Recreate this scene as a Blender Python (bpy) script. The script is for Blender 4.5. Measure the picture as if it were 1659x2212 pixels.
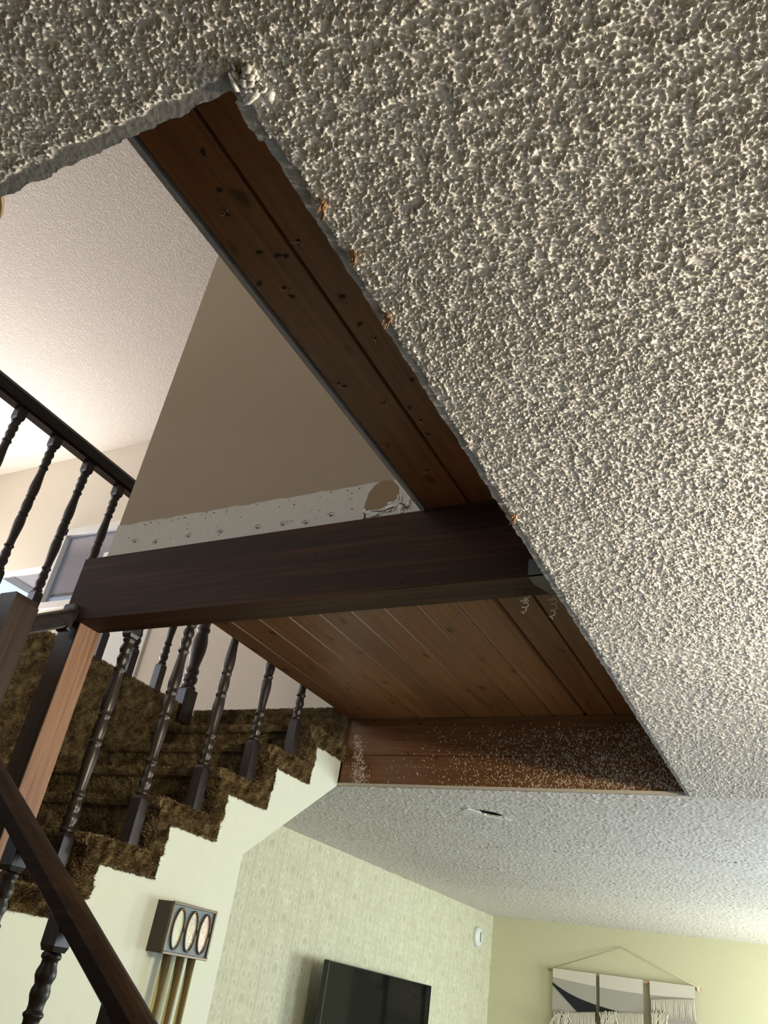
import bpy, bmesh, math, random
import numpy as np
from mathutils import Matrix, Vector

for o in list(bpy.data.objects): bpy.data.objects.remove(o)
random.seed(7); RNG = np.random.default_rng(7)
SC = bpy.context.scene; COL = SC.collection

# Scene units: one unit = distance from lens to ceiling = S metres; the lens is at (0,0,0) units, H metres above the floor.
S = 0.81; H = 1.63
def W(x, y, z): return (x*S, y*S, z*S + H)

# ------------------------------------------------------------------ camera, world, lights, exposure
cam = bpy.data.cameras.new('camera'); cam_o = bpy.data.objects.new('camera', cam); COL.objects.link(cam_o)
R = [[0.88404800, 0.44647458, 0.13827358], [-0.13120265, 0.52099600, -0.84341510], [-0.44860338, 0.72747757, 0.51916412]]
m = Matrix(((R[0][0], -R[1][0], -R[2][0], 0), (R[0][1], -R[1][1], -R[2][1], 0), (R[0][2], -R[1][2], -R[2][2], H), (0, 0, 0, 1)))
cam_o.matrix_world = m
cam.sensor_fit = 'VERTICAL'; cam.sensor_height = 24.0; cam.lens = 1706.1/2212*24.0
cam.clip_start = 0.02; cam.clip_end = 200
SC.camera = cam_o
SC.view_settings.view_transform = 'Standard'; SC.view_settings.look = 'None'
SC.view_settings.gamma = 1.0; SC.view_settings.use_curve_mapping = False
SC.view_settings.exposure = 0.0

wd = bpy.data.worlds.new('world'); SC.world = wd; wd.use_nodes = True
wd.node_tree.nodes['Background'].inputs[0].default_value = (0.66, 0.80, 1.0, 1)
wd.node_tree.nodes['Background'].inputs[1].default_value = 1.3

def area(name, loc, direction, sx, sy, power, color, spread=180):
    l = bpy.data.lights.new(name, 'AREA'); l.shape = 'RECTANGLE'; l.size = sx*S; l.size_y = sy*S
    l.energy = power; l.color = color; l.spread = math.radians(spread)
    o = bpy.data.objects.new(name, l); COL.objects.link(o); o.location = W(*loc)
    o.rotation_euler = Vector(direction).to_track_quat('-Z', 'Y').to_euler()
    return o
# daylight through the far garden window of the lower room (greenish), the middle and upstairs windows; side and loft lamps are added fill
area('garden_window_light', (1.42, 8.5, -0.2), (-1, 0, 0), 1.5, 1.2, 92, (0.94, 1.0, 0.90))
area('middle_window_light', (1.42, 5.5, -0.15), (-1, 0, 0), 1.4, 1.2, 40, (0.82, 0.92, 1.0))
area('side_fill_light', (1.42, 2.3, -0.3), (-1, 0, 0.0), 1.6, 1.2, 9, (0.74, 0.86, 1.0))  # added cool fill that lifts the near ceiling's shadows
area('upstairs_window_light', (-8.85, -0.6, 3.2), (1, 0.1, 0), 3.4, 2.2, 60, (0.82, 0.88, 1.0))
area('hall_window_light', (-8.0, 4.8, 2.58), (0.15, -1, 0.45), 1.6, 0.66, 112, (1.0, 0.965, 0.93))
area('loft_fill_light', (-4.2, -2.85, 3.9), (0.25, 1, 0), 2.0, 1.4, 27, (1.0, 0.86, 0.62))  # added warm fill for the tan wall; no window stands here
bl = bpy.data.lights.new('reading_lamp_bulb', 'POINT'); bl.energy = 190; bl.color = (1.0, 0.86, 0.64); bl.shadow_soft_size = 0.06
bo = bpy.data.objects.new('reading_lamp_bulb', bl); COL.objects.link(bo); bo.location = W(1.25, 1.75, 0.68)

# ------------------------------------------------------------------ helpers
class MB:
    """collects vertices (scene units) and faces; build() links one mesh object"""
    def __init__(s): s.v = []; s.f = []; s.sm = []
    def add(s, vs, fs, smooth=False):
        n = len(s.v); s.v += [tuple(p) for p in vs]; s.f += [tuple(i+n for i in f) for f in fs]; s.sm += [smooth]*len(fs); return s
    def box(s, x0, x1, y0, y1, z0, z1, bev=0.0):
        if bev <= 0:
            return s.add([(x, y, z) for x in (x0, x1) for y in (y0, y1) for z in (z0, z1)],
                         [(0,1,3,2), (4,6,7,5), (0,4,5,1), (2,3,7,6), (0,2,6,4), (1,5,7,3)])
        b = bmesh.new(); bmesh.ops.create_cube(b, size=1)
        for v in b.verts: v.co = Vector(((x0+x1)/2+v.co.x*(x1-x0), (y0+y1)/2+v.co.y*(y1-y0), (z0+z1)/2+v.co.z*(z1-z0)))
        bmesh.ops.bevel(b, geom=list(b.edges), offset=bev, segments=2, profile=0.6, affect='EDGES')
        return s.bm(b)
    def bm(s, b, smooth=False):
        b.verts.index_update(); s.add([v.co[:] for v in b.verts], [[v.index for v in f.verts] for f in b.faces], smooth); b.free(); return s
    def prism(s, pts, axis, a0, a1):
        """polygon pts in the two other axes, extruded along axis"""
        def mk(p, a): return {0: (a, p[0], p[1]), 1: (p[0], a, p[1]), 2: (p[0], p[1], a)}[axis]
        n = len(pts)
        s.add([mk(p, a0) for p in pts] + [mk(p, a1) for p in pts],
              [tuple(range(n))[::-1], tuple(range(n, 2*n))] + [(i, (i+1) % n, n+(i+1) % n, n+i) for i in range(n)])
        return s
    def lathe(s, prof, cx=0, cy=0, seg=20, axis=2, smooth=True, caps=True):
        vs = []; fs = []
        for (r, z) in prof:
            for k in range(seg):
                a = 2*math.pi*k/seg; u, w = r*math.cos(a), r*math.sin(a)
                vs.append({2: (cx+u, cy+w, z), 1: (cx+u, z, cy+w), 0: (z, cx+u, cy+w)}[axis])
        for i in range(len(prof)-1):
            for k in range(seg):
                a, b = i*seg+k, i*seg+(k+1) % seg; fs.append((a, b, b+seg, a+seg))
        s.add(vs, fs, smooth)
        if caps:
            n = len(s.v)-len(vs)
            s.f += [tuple(n+k for k in range(seg))[::-1], tuple(n+(len(prof)-1)*seg+k for k in range(seg))]; s.sm += [False]*2
        return s
    def tube(s, pts, r, seg=8):
        pts = [Vector(p) for p in pts]; vs = []; fs = []
        for i, p in enumerate(pts):
            d = (pts[min(i+1, len(pts)-1)] - pts[max(i-1, 0)]).normalized()
            u = d.orthogonal().normalized() if i == 0 else (u - d*u.dot(d)).normalized()
            w = d.cross(u)
            rr = r[i] if isinstance(r, (list, tuple)) else r
            for k in range(seg):
                a = 2*math.pi*k/seg; vs.append(p + (u*math.cos(a)+w*math.sin(a))*rr)
        for i in range(len(pts)-1):
            for k in range(seg):
                a, b = i*seg+k, i*seg+(k+1) % seg; fs.append((a, b, b+seg, a+seg))
        fs += [tuple(range(seg))[::-1], tuple((len(pts)-1)*seg+k for k in range(seg))]
        return s.add(vs, fs, True)
    def mesh(s, name, mat, org=(0, 0, 0)):
        me = bpy.data.meshes.new(name)
        ox, oy, oz = org
        me.from_pydata([((x*S)-ox, (y*S)-oy, (z*S+H)-oz) for x, y, z in s.v], [], s.f)
        me.polygons.foreach_set('use_smooth', s.sm)
        b = bmesh.new(); b.from_mesh(me); bmesh.ops.recalc_face_normals(b, faces=b.faces); b.to_mesh(me); b.free()
        me.materials.append(mat); me.update(); return me
    def build(s, name, mat, parent=None, loc=None, label=None):
        """loc (units) = origin of a top-level object; a child takes its origin from its own middle"""
        vs = np.array(s.v); c = (vs.min(0)+vs.max(0))/2
        if loc is None: loc = tuple(c)
        wl = W(*loc); me = s.mesh(name, mat, wl)
        o = bpy.data.objects.new(name, me); COL.objects.link(o)
        if parent is not None:
            o.parent = parent; pw = world_loc(parent); o.location = (wl[0]-pw[0], wl[1]-pw[1], wl[2]-pw[2])
        else: o.location = wl
        if label: o['label'] = label
        return o
def world_loc(o):
    p = Vector(o.location)
    while o.parent: o = o.parent; p += Vector(o.location)
    return p
def tag(o, label=None, cat=None, group=None, kind=None):
    if label: o['label'] = label
    if cat: o['category'] = cat
    if group: o['group'] = group
    if kind: o['kind'] = kind
    return o
def thing(name, loc, label, cat, group=None):
    o = bpy.data.objects.new(name, None); COL.objects.link(o); o.location = W(*loc); o.empty_display_size = 0.05
    return tag(o, label, cat, group)
def root(name, loc):
    o = bpy.data.objects.new(name, None); COL.objects.link(o); o.location = W(*loc); o.empty_display_size = 0.05
    o['kind'] = 'structure'; return o
def place(mesh, name, loc, parent, rot=None, scale=None):
    o = bpy.data.objects.new(name, mesh); COL.objects.link(o); o.parent = parent
    pw = world_loc(parent); wl = W(*loc); o.location = (wl[0]-pw[0], wl[1]-pw[1], wl[2]-pw[2])
    if rot: o.rotation_euler = rot
    if scale: o.scale = scale
    return o

# numpy gradient noise (2-D)
def _perm(seed): r = np.random.default_rng(seed); return r.permutation(256), r.uniform(0, 2*np.pi, 256)
def noise2(x, y, seed=0):
    p, ang = _perm(seed); xi = np.floor(x).astype(int); yi = np.floor(y).astype(int); xf = x-xi; yf = y-yi
    def g(ix, iy, dx, dy):
        a = ang[p[(p[ix & 255]+iy) & 255]]; return np.cos(a)*dx+np.sin(a)*dy
    u = xf*xf*xf*(xf*(xf*6-15)+10); v = yf*yf*yf*(yf*(yf*6-15)+10)
    a = g(xi, yi, xf, yf); b = g(xi+1, yi, xf-1, yf); c = g(xi, yi+1, xf, yf-1); d = g(xi+1, yi+1, xf-1, yf-1)
    return ((a*(1-u)+b*u)*(1-v)+(c*(1-u)+d*u)*v)*1.5
def sstep(a, b, t): t = np.clip((t-a)/(b-a), 0, 1); return t*t*(3-2*t)

# ------------------------------------------------------------------ materials
def newmat(name):
    m = bpy.data.materials.new(name); m.use_nodes = True; nt = m.node_tree; b = nt.nodes['Principled BSDF']; return m, nt, b
def nd(nt, t, **kw):
    n = nt.nodes.new(t)
    for k, v in kw.items():
        if k in n.inputs: n.inputs[k].default_value = v
        else: setattr(n, k, v)
    return n
def ramp(nt, stops):
    r = nt.nodes.new('ShaderNodeValToRGB')
    while len(r.color_ramp.elements) > 1: r.color_ramp.elements.remove(r.color_ramp.elements[-1])
    r.color_ramp.elements[0].position = stops[0][0]; r.color_ramp.elements[0].color = (*stops[0][1], 1)
    for p, c in stops[1:]:
        e = r.color_ramp.elements.new(p); e.color = (*c, 1)
    return r
def mixrgb(nt, a, b, fac, mode='MIX'):
    n = nt.nodes.new('ShaderNodeMix'); n.data_type = 'RGBA'; n.blend_type = mode; L = nt.links.new
    for sock, v in ((n.inputs['Factor'], fac), (n.inputs['A'], a), (n.inputs['B'], b)):
        if hasattr(v, 'is_output'): L(v, sock)
        elif isinstance(v, (int, float)): sock.default_value = v
        else: sock.default_value = (*v, 1)
    return n.outputs['Result']
def math_(nt, op, a, b=None, c=None):
    n = nt.nodes.new('ShaderNodeMath'); n.operation = op
    for i, v in enumerate((a, b, c)):
        if v is None: continue
        if hasattr(v, 'is_output'): nt.links.new(v, n.inputs[i])
        else: n.inputs[i].default_value = v
    return n.outputs[0]
def bump(nt, b, height, strength, dist):
    n = nt.nodes.new('ShaderNodeBump'); n.inputs['Strength'].default_value = strength; n.inputs['Distance'].default_value = dist
    nt.links.new(height, n.inputs['Height']); nt.links.new(n.outputs[0], b.inputs['Normal'])
def plain(name, col, rough=0.6, metal=0.0, spec=0.5, noise=0.0, scale=40):
    m, nt, b = newmat(name); b.inputs['Roughness'].default_value = rough; b.inputs['Metallic'].default_value = metal
    b.inputs['Specular IOR Level'].default_value = spec
    b.inputs['Base Color'].default_value = (*col, 1)
    if noise > 0:
        tc = nd(nt, 'ShaderNodeTexCoord'); n = nd(nt, 'ShaderNodeTexNoise', Scale=scale, Detail=4.0); nt.links.new(tc.outputs['Object'], n.inputs['Vector'])
        c = mixrgb(nt, tuple(x*(1-noise) for x in col), tuple(min(1, x*(1+noise)) for x in col), n.outputs['Fac'])
        nt.links.new(c, b.inputs['Base Color'])
        bump(nt, b, n.outputs['Fac'], 0.25, 0.002)
    return m
def wood(name, dark, mid, light, axis, rough=0.5, grain=1.0, knots=0.0, tone=0.5, spec=0.4, bumpd=0.0006):
    m, nt, b = newmat(name); L = nt.links.new
    b.inputs['Roughness'].default_value = rough; b.inputs['Specular IOR Level'].default_value = spec
    tc = nd(nt, 'ShaderNodeTexCoord'); oi = nd(nt, 'ShaderNodeObjectInfo')
    off = nd(nt, 'ShaderNodeVectorMath', operation='MULTIPLY_ADD'); L(oi.outputs['Random'], off.inputs[0])
    off.inputs[1].default_value = (37, 53, 71); L(tc.outputs['Object'], off.inputs[2])
    sc = [28*grain]*3; sc[axis] = 1.3*grain
    mp = nd(nt, 'ShaderNodeMapping'); mp.inputs['Scale'].default_value = sc; L(off.outputs[0], mp.inputs['Vector'])
    n1 = nd(nt, 'ShaderNodeTexNoise', Scale=1.0, Detail=6.0, Roughness=0.6, Distortion=1.2); L(mp.outputs[0], n1.inputs['Vector'])
    sc2 = [110*grain]*3; sc2[axis] = 3*grain
    mp2 = nd(nt, 'ShaderNodeMapping'); mp2.inputs['Scale'].default_value = sc2; L(off.outputs[0], mp2.inputs['Vector'])
    n2 = nd(nt, 'ShaderNodeTexNoise', Scale=1.0, Detail=3.0, Distortion=0.6); L(mp2.outputs[0], n2.inputs['Vector'])
    f = math_(nt, 'MULTIPLY_ADD', n2.outputs['Fac'], 0.35, math_(nt, 'MULTIPLY', n1.outputs['Fac'], 0.65))
    r = ramp(nt, [(0.36, dark), (0.5, mid), (0.64, light)]); L(f, r.inputs[0]); col = r.outputs[0]
    # board-to-board tone
    t = math_(nt, 'MULTIPLY_ADD', oi.outputs['Random'], tone, 1-tone/2)
    tv = nd(nt, 'ShaderNodeCombineXYZ'); [L(t, tv.inputs[i]) for i in range(3)]
    col = mixrgb(nt, col, tv.outputs[0], 1.0, 'MULTIPLY')
    if knots > 0:
        sk = [13.0]*3; sk[axis] = 6.0
        mk = nd(nt, 'ShaderNodeMapping'); mk.inputs['Scale'].default_value = sk; L(off.outputs[0], mk.inputs['Vector'])
        wob = nd(nt, 'ShaderNodeTexNoise', Scale=3.0, Detail=2.0); L(mk.outputs[0], wob.inputs['Vector'])
        wv = nd(nt, 'ShaderNodeVectorMath', operation='MULTIPLY_ADD'); L(wob.outputs['Color'], wv.inputs[0]); wv.inputs[1].default_value = (.25,)*3; L(mk.outputs[0], wv.inputs[2])
        vo = nd(nt, 'ShaderNodeTexVoronoi', Scale=1.0); vo.inputs['Randomness'].default_value = 1.0; L(wv.outputs[0], vo.inputs['Vector'])
        k = ramp(nt, [(0.0, (1,)*3), (0.05*knots, (.95,)*3), (0.13*knots, (0,)*3)]); L(vo.outputs['Distance'], k.inputs[0])
        col = mixrgb(nt, col, tuple(c*0.32 for c in dark), math_(nt, 'MULTIPLY', k.outputs[0], 0.92))
    L(col, b.inputs['Base Color'])
    if bumpd > 0: bump(nt, b, f, 0.6, bumpd)
    return m

M = {}
M['plank'] = wood('stained_pine_plank', (0.175, 0.072, 0.026), (0.235, 0.102, 0.039), (0.29, 0.136, 0.055), 1, rough=0.42, knots=1.5, tone=0.35)
M['fascia'] = wood('stained_fascia_board', (0.11, 0.048, 0.021), (0.14, 0.064, 0.028), (0.17, 0.082, 0.037), 0, rough=0.2, knots=0.7, tone=0.2)
M['beam'] = wood('dark_stained_beam', (0.019, 0.0075, 0.0028), (0.034, 0.0135, 0.005), (0.064, 0.027, 0.0105), 0, rough=0.62, spec=0.2, grain=0.8, knots=0.6, tone=0.1, bumpd=0.0022)
M['post'] = wood('cedar_post', (0.17, 0.085, 0.048), (0.27, 0.145, 0.088), (0.36, 0.21, 0.135), 2, rough=0.5, knots=0.3, tone=0.1, bumpd=0.0012)
M['newel'] = wood('dark_newel', (0.024, 0.014, 0.010), (0.038, 0.023, 0.017), (0.058, 0.036, 0.027), 2, rough=0.4, tone=0.1)
M['rail'] = wood('dark_handrail', (0.012, 0.007, 0.004), (0.022, 0.012, 0.007), (0.045, 0.023, 0.012), 0, rough=0.5, tone=0.1, spec=0.25)
M['raily'] = wood('dark_handrail_lengthwise', (0.014, 0.010, 0.010), (0.022, 0.016, 0.015), (0.035, 0.026, 0.022), 1, rough=0.35, tone=0.1)
M['baluster'] = wood('dark_turned_wood', (0.016, 0.011, 0.010), (0.026, 0.018, 0.015), (0.045, 0.03, 0.024), 2, rough=0.36, tone=0.15, bumpd=0.0002, spec=0.6)
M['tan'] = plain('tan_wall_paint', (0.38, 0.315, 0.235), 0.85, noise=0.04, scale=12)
M['cream'] = plain('cream_wall_paint', (0.75, 0.80, 0.69), 0.8, noise=0.03, scale=25)
M['olive'] = plain('olive_wall_paint', (0.62, 0.61, 0.42), 0.85, noise=0.03, scale=20)
M['rear_dark'] = plain('brown_rear_wall', (0.16, 0.13, 0.10), 0.9)  # unseen rear wall, coloured dark so less light bounces back
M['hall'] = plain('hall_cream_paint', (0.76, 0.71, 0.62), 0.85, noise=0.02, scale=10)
M['white'] = plain('white_trim_paint', (0.75, 0.76, 0.76), 0.45)
M['drywall'] = plain('bare_drywall_paper', (0.42, 0.41, 0.40), 0.9, noise=0.18, scale=60)
M['primer'] = plain('unpainted_wall_band', (0.62, 0.61, 0.57), 0.85, noise=0.08, scale=50)
M['plaster'] = plain('broken_plaster', (0.74, 0.73, 0.72), 0.9, noise=0.15, scale=90)
M['gypsum'] = plain('cut_gypsum_edge', (0.46, 0.43, 0.37), 0.9, noise=0.15, scale=70)
M['kraft'] = plain('torn_kraft_paper', (0.30, 0.21, 0.125), 0.9, noise=0.12, scale=45)
M['gouge'] = plain('gouge_dark', (0.03, 0.018, 0.012), 0.8)
M['shaving'] = plain('pale_curled_wood', (0.8, 0.66, 0.55), 0.6)
M['sliver'] = plain('raw_wood_sliver', (0.55, 0.36, 0.2), 0.7)
M['rust'] = plain('brown_torn_fibre', (0.26, 0.15, 0.07), 0.8, noise=0.2, scale=200)
M['metal'] = plain('galvanised_plate', (0.15, 0.17, 0.17), 0.5, metal=0.3, noise=0.15, scale=30)
M['brass'] = plain('brushed_brass', (0.68, 0.57, 0.27), 0.2, metal=0.85)
M['bronze'] = plain('bronze_frame', (0.12, 0.098, 0.068), 0.35, metal=0.5)
M['spatter'] = plain('plaster_overspray', (0.52, 0.47, 0.40), 0.9)
M['chimebox'] = plain('dark_chime_box', (0.045, 0.036, 0.022), 0.6)
M['chimeface'] = plain('blue_grey_chime_face', (0.15, 0.185, 0.21), 0.5, noise=0.2, scale=60)
M['tvbody'] = plain('black_plastic', (0.012, 0.012, 0.012), 0.4)
M['screen'] = plain('glossy_black_screen', (0.004, 0.004, 0.004), 0.05, spec=0.12)
M['whiteplastic'] = plain('white_plastic', (0.8, 0.84, 0.84), 0.4)
M['carpetfloor'] = plain('lower_floor_carpet', (0.11, 0.085, 0.06), 0.95, noise=0.2, scale=120)
M['upfloor'] = plain('upper_subfloor', (0.30, 0.2, 0.12), 0.8, noise=0.15, scale=20)
M['eave'] = plain('eave_soffit_paint', (0.66, 0.50, 0.48), 0.8)
M['dark_fascia'] = plain('dark_blue_gutter', (0.05, 0.05, 0.10), 0.5)
M['cord'] = plain('cotton_cord', (0.55, 0.5, 0.36), 0.9)
M['dowel'] = plain('wood_dowel', (0.42, 0.28, 0.16), 0.6)
M['fabric_light'] = plain('pale_woven_band', (0.66, 0.63, 0.55), 0.95, noise=0.1, scale=300)
M['fabric_grey'] = plain('grey_woven_fabric', (0.40, 0.38, 0.34), 0.95, noise=0.12, scale=260)
M['fabric_black'] = plain('black_woven_fabric', (0.012, 0.014, 0.016), 0.95)
M['yarn'] = plain('cream_yarn', (0.68, 0.64, 0.54), 0.95, noise=0.1, scale=200)

def opal(name, c1, c2, c3):
    m, nt, b = newmat(name); tc = nd(nt, 'ShaderNodeTexCoord'); n = nd(nt, 'ShaderNodeTexNoise', Scale=70.0, Detail=3.0, Distortion=1.0)
    nt.links.new(tc.outputs['Object'], n.inputs['Vector']); r = ramp(nt, [(0.35, c1), (0.5, c2), (0.62, c3)]); nt.links.new(n.outputs['Fac'], r.inputs[0])
    nt.links.new(r.outputs[0], b.inputs['Base Color']); b.inputs['Roughness'].default_value = 0.25; return m
M['opal1'] = opal('opal_green', (0.42, 0.52, 0.42), (0.5, 0.56, 0.44), (0.75, 0.58, 0.25))
M['opal2'] = opal('opal_grey', (0.36, 0.3, 0.24), (0.5, 0.48, 0.4), (0.75, 0.6, 0.3))
M['opal3'] = opal('opal_pink', (0.5, 0.36, 0.28), (0.58, 0.46, 0.38), (0.75, 0.6, 0.35))

def popcorn_mat(name, col, scale, dist, attr):
    m, nt, b = newmat(name); L = nt.links.new
    b.inputs['Roughness'].default_value = 0.95; b.inputs['Specular IOR Level'].default_value = 0.1
    tc = nd(nt, 'ShaderNodeTexCoord')
    n = nd(nt, 'ShaderNodeTexNoise', Scale=scale, Detail=3.0, Roughness=0.6, Distortion=0.4); L(tc.outputs['Object'], n.inputs['Vector'])
    big = nd(nt, 'ShaderNodeTexNoise', Scale=2.0, Detail=2.0); L(tc.outputs['Object'], big.inputs['Vector'])
    c = mixrgb(nt, tuple(x*0.93 for x in col), col, big.outputs['Fac'])
    if attr:
        at = nd(nt, 'ShaderNodeAttribute', attribute_name='bare')
        fine = nd(nt, 'ShaderNodeTexNoise', Scale=45.0, Detail=5.0); L(tc.outputs['Object'], fine.inputs['Vector'])
        g = mixrgb(nt, (0.20, 0.20, 0.205), (0.38, 0.375, 0.37), fine.outputs['Fac'])
        c = mixrgb(nt, c, g, at.outputs['Fac'])
        L(c, b.inputs['Base Color']); bump(nt, b, n.outputs['Fac'], 0.5, dist)
    else:
        h = ramp(nt, [(0.38, (0,)*3), (0.62, (1,)*3)]); L(n.outputs['Fac'], h.inputs[0])
        L(c, b.inputs['Base Color']); bump(nt, b, h.outputs[0], 0.8, dist)
    return m
M['popcorn'] = popcorn_mat('popcorn_ceiling', (0.80, 0.775, 0.74), 260, 0.001, True)
M['popcorn_up'] = popcorn_mat('popcorn_ceiling_upper', (0.79, 0.735, 0.685), 75, 0.006, False)

def carpet_mat(name, k, attr):
    m, nt, b = newmat(name); L = nt.links.new
    b.inputs['Roughness'].default_value = 0.9; b.inputs['Specular IOR Level'].default_value = 0.25
    tc = nd(nt, 'ShaderNodeTexCoord'); n = nd(nt, 'ShaderNodeTexNoise', Scale=22.0, Detail=5.0, Roughness=0.65)
    gm = nd(nt, 'ShaderNodeNewGeometry'); L(gm.outputs['Position'], n.inputs['Vector'])
    f = n.outputs['Fac']
    if attr:
        at = nd(nt, 'ShaderNodeAttribute', attribute_name='tint'); f = math_(nt, 'ADD', f, math_(nt, 'MULTIPLY', math_(nt, 'SUBTRACT', at.outputs['Fac'], 0.5), 0.22))
    r = ramp(nt, [(0.30, tuple(k*c for c in (0.075, 0.046, 0.022))), (0.46, tuple(k*c for c in (0.20, 0.132, 0.062))), (0.58, tuple(k*c for c in (0.31, 0.232, 0.112))), (0.72, tuple(k*c for c in (0.43, 0.355, 0.20)))])
    L(f, r.inputs[0]); L(r.outputs[0], b.inputs['Base Color'])
    if not attr: bump(nt, b, n.outputs['Fac'], 0.8, 0.01)
    return m
M['carpet'] = carpet_mat('shag_carpet_backing', 0.55, False)
M['pile'] = carpet_mat('shag_carpet_pile', 0.9, True)

def wallpaper():
    m, nt, b = newmat('damask_wallpaper'); L = nt.links.new; b.inputs['Roughness'].default_value = 0.75; b.inputs['Specular IOR Level'].default_value = 0.3
    gm = nd(nt, 'ShaderNodeNewGeometry'); sp = nd(nt, 'ShaderNodeSeparateXYZ'); L(gm.outputs['Position'], sp.inputs[0])
    PY, PZ = 0.335*S, 0.33*S
    wob = nd(nt, 'ShaderNodeTexNoise', Scale=55.0, Detail=3.0); L(gm.outputs['Position'], wob.inputs['Vector'])
    ws_ = nd(nt, 'ShaderNodeSeparateXYZ'); L(wob.outputs['Color'], ws_.inputs[0])
    yy = math_(nt, 'MULTIPLY_ADD', ws_.outputs['X'], 0.03, sp.outputs['Y']); zz = math_(nt, 'MULTIPLY_ADD', ws_.outputs['Y'], 0.03, sp.outputs['Z'])
    u0 = math_(nt, 'DIVIDE', yy, PY); col = math_(nt, 'FLOOR', u0)
    u = math_(nt, 'SUBTRACT', math_(nt, 'FRACT', u0), 0.5)
    v0 = math_(nt, 'ADD', math_(nt, 'DIVIDE', zz, PZ), math_(nt, 'MULTIPLY', col, 0.37))
    v = math_(nt, 'SUBTRACT', math_(nt, 'FRACT', v0), 0.5); au = math_(nt, 'ABSOLUTE', u)
    def ell(cu, cv, ru, rv, lean=0.0):
        x_ = math_(nt, 'SUBTRACT', au, cu)
        if lean: x_ = math_(nt, 'SUBTRACT', x_, math_(nt, 'MULTIPLY', math_(nt, 'SUBTRACT', v, cv), lean))
        a = math_(nt, 'DIVIDE', x_, ru); c = math_(nt, 'DIVIDE', math_(nt, 'SUBTRACT', v, cv), rv)
        return math_(nt, 'SQRT', math_(nt, 'ADD', math_(nt, 'MULTIPLY', a, a), math_(nt, 'MULTIPLY', c, c)))
    def disc(d, e=.25):
        n = nt.nodes.new('ShaderNodeMapRange'); n.inputs['From Min'].default_value = 1+e; n.inputs['From Max'].default_value = 1-e; L(d, n.inputs['Value']); return n.outputs[0]
    def union(ds):
        o = ds[0]
        for d in ds[1:]: o = math_(nt, 'MAXIMUM', o, d)
        return o
    def ring(d, w): return math_(nt, 'MULTIPLY', disc(math_(nt, 'ADD', math_(nt, 'DIVIDE', math_(nt, 'ABSOLUTE', math_(nt, 'SUBTRACT', d, 1.0)), w), 0.2), .3), 1.0)
    # light lace outlines (butterfly, arch with a drop, scattered seeds) and darker fills, all broken up by a speckle
    spk = nd(nt, 'ShaderNodeTexNoise', Scale=150.0, Detail=2.0); L(gm.outputs['Position'], spk.inputs['Vector'])
    lace = nd(nt, 'ShaderNodeMapRange'); lace.inputs['From Min'].default_value = .38; lace.inputs['From Max'].default_value = .6; L(spk.outputs['Fac'], lace.inputs['Value'])
    light = union([ring(ell(0.10, 0.22, 0.075, 0.10, 0.25), .4), disc(ell(0.0, 0.15, 0.045, 0.11)), disc(ell(0.05, 0.36, 0.014, 0.06, 0.6)), disc(ell(0.0, 0.045, 0.09, 0.03)),
                   ring(ell(0.0, -0.28, 0.15, 0.20), .18), disc(ell(0.0, -0.32, 0.024, 0.055)), disc(ell(0.045, -0.06, 0.05, 0.026, -0.7)), disc(ell(0.17, -0.02, 0.02, 0.04)),
                   ring(ell(0.36, 0.05, 0.055, 0.10), .4), ring(ell(0.33, 0.38, 0.05, 0.08), .4), ring(ell(0.37, -0.30, 0.06, 0.11), .35), disc(ell(0.26, -0.08, 0.02, 0.04)), disc(ell(0.27, 0.22, 0.018, 0.05))])
    light = math_(nt, 'MULTIPLY', light, lace.outputs[0])
    dark = union([disc(ell(0.105, 0.235, 0.036, 0.06, 0.25), .5), disc(ell(0.0, -0.20, 0.10, 0.09), .5), disc(ell(0.36, 0.05, 0.03, 0.06), .5), disc(ell(0.33, 0.38, 0.025, 0.045), .5), disc(ell(0.37, -0.30, 0.035, 0.07), .5),
                  disc(ell(0.22, 0.08, 0.02, 0.11), .5), disc(ell(0.24, -0.24, 0.022, 0.09), .5), disc(ell(0.22, 0.42, 0.02, 0.06), .5), math_(nt, 'MULTIPLY', math_(nt, 'GREATER_THAN', au, 0.48), 0.9)])
    vo = nd(nt, 'ShaderNodeTexVoronoi', Scale=1.0); mv = nd(nt, 'ShaderNodeMapping'); mv.inputs['Scale'].default_value = (1, 34, 17); L(gm.outputs['Position'], mv.inputs['Vector']); L(mv.outputs[0], vo.inputs['Vector'])
    cloud = nd(nt, 'ShaderNodeTexNoise', Scale=9.0, Detail=5.0); L(gm.outputs['Position'], cloud.inputs['Vector'])
    base = mixrgb(nt, (0.53, 0.53, 0.40), (0.69, 0.695, 0.55), cloud.outputs['Fac'])
    base = mixrgb(nt, base, (0.50, 0.495, 0.36), math_(nt, 'MULTIPLY', math_(nt, 'LESS_THAN', vo.outputs['Distance'], 0.33), 0.22))
    c = mixrgb(nt, base, (0.42, 0.415, 0.29), math_(nt, 'MULTIPLY', dark, 0.42))
    c = mixrgb(nt, c, (0.80, 0.81, 0.67), math_(nt, 'MULTIPLY', light, math_(nt, 'MULTIPLY', cloud.outputs['Fac'], 0.95)))
    L(c, b.inputs['Base Color']); return m
M['wallpaper'] = wallpaper()

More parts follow.
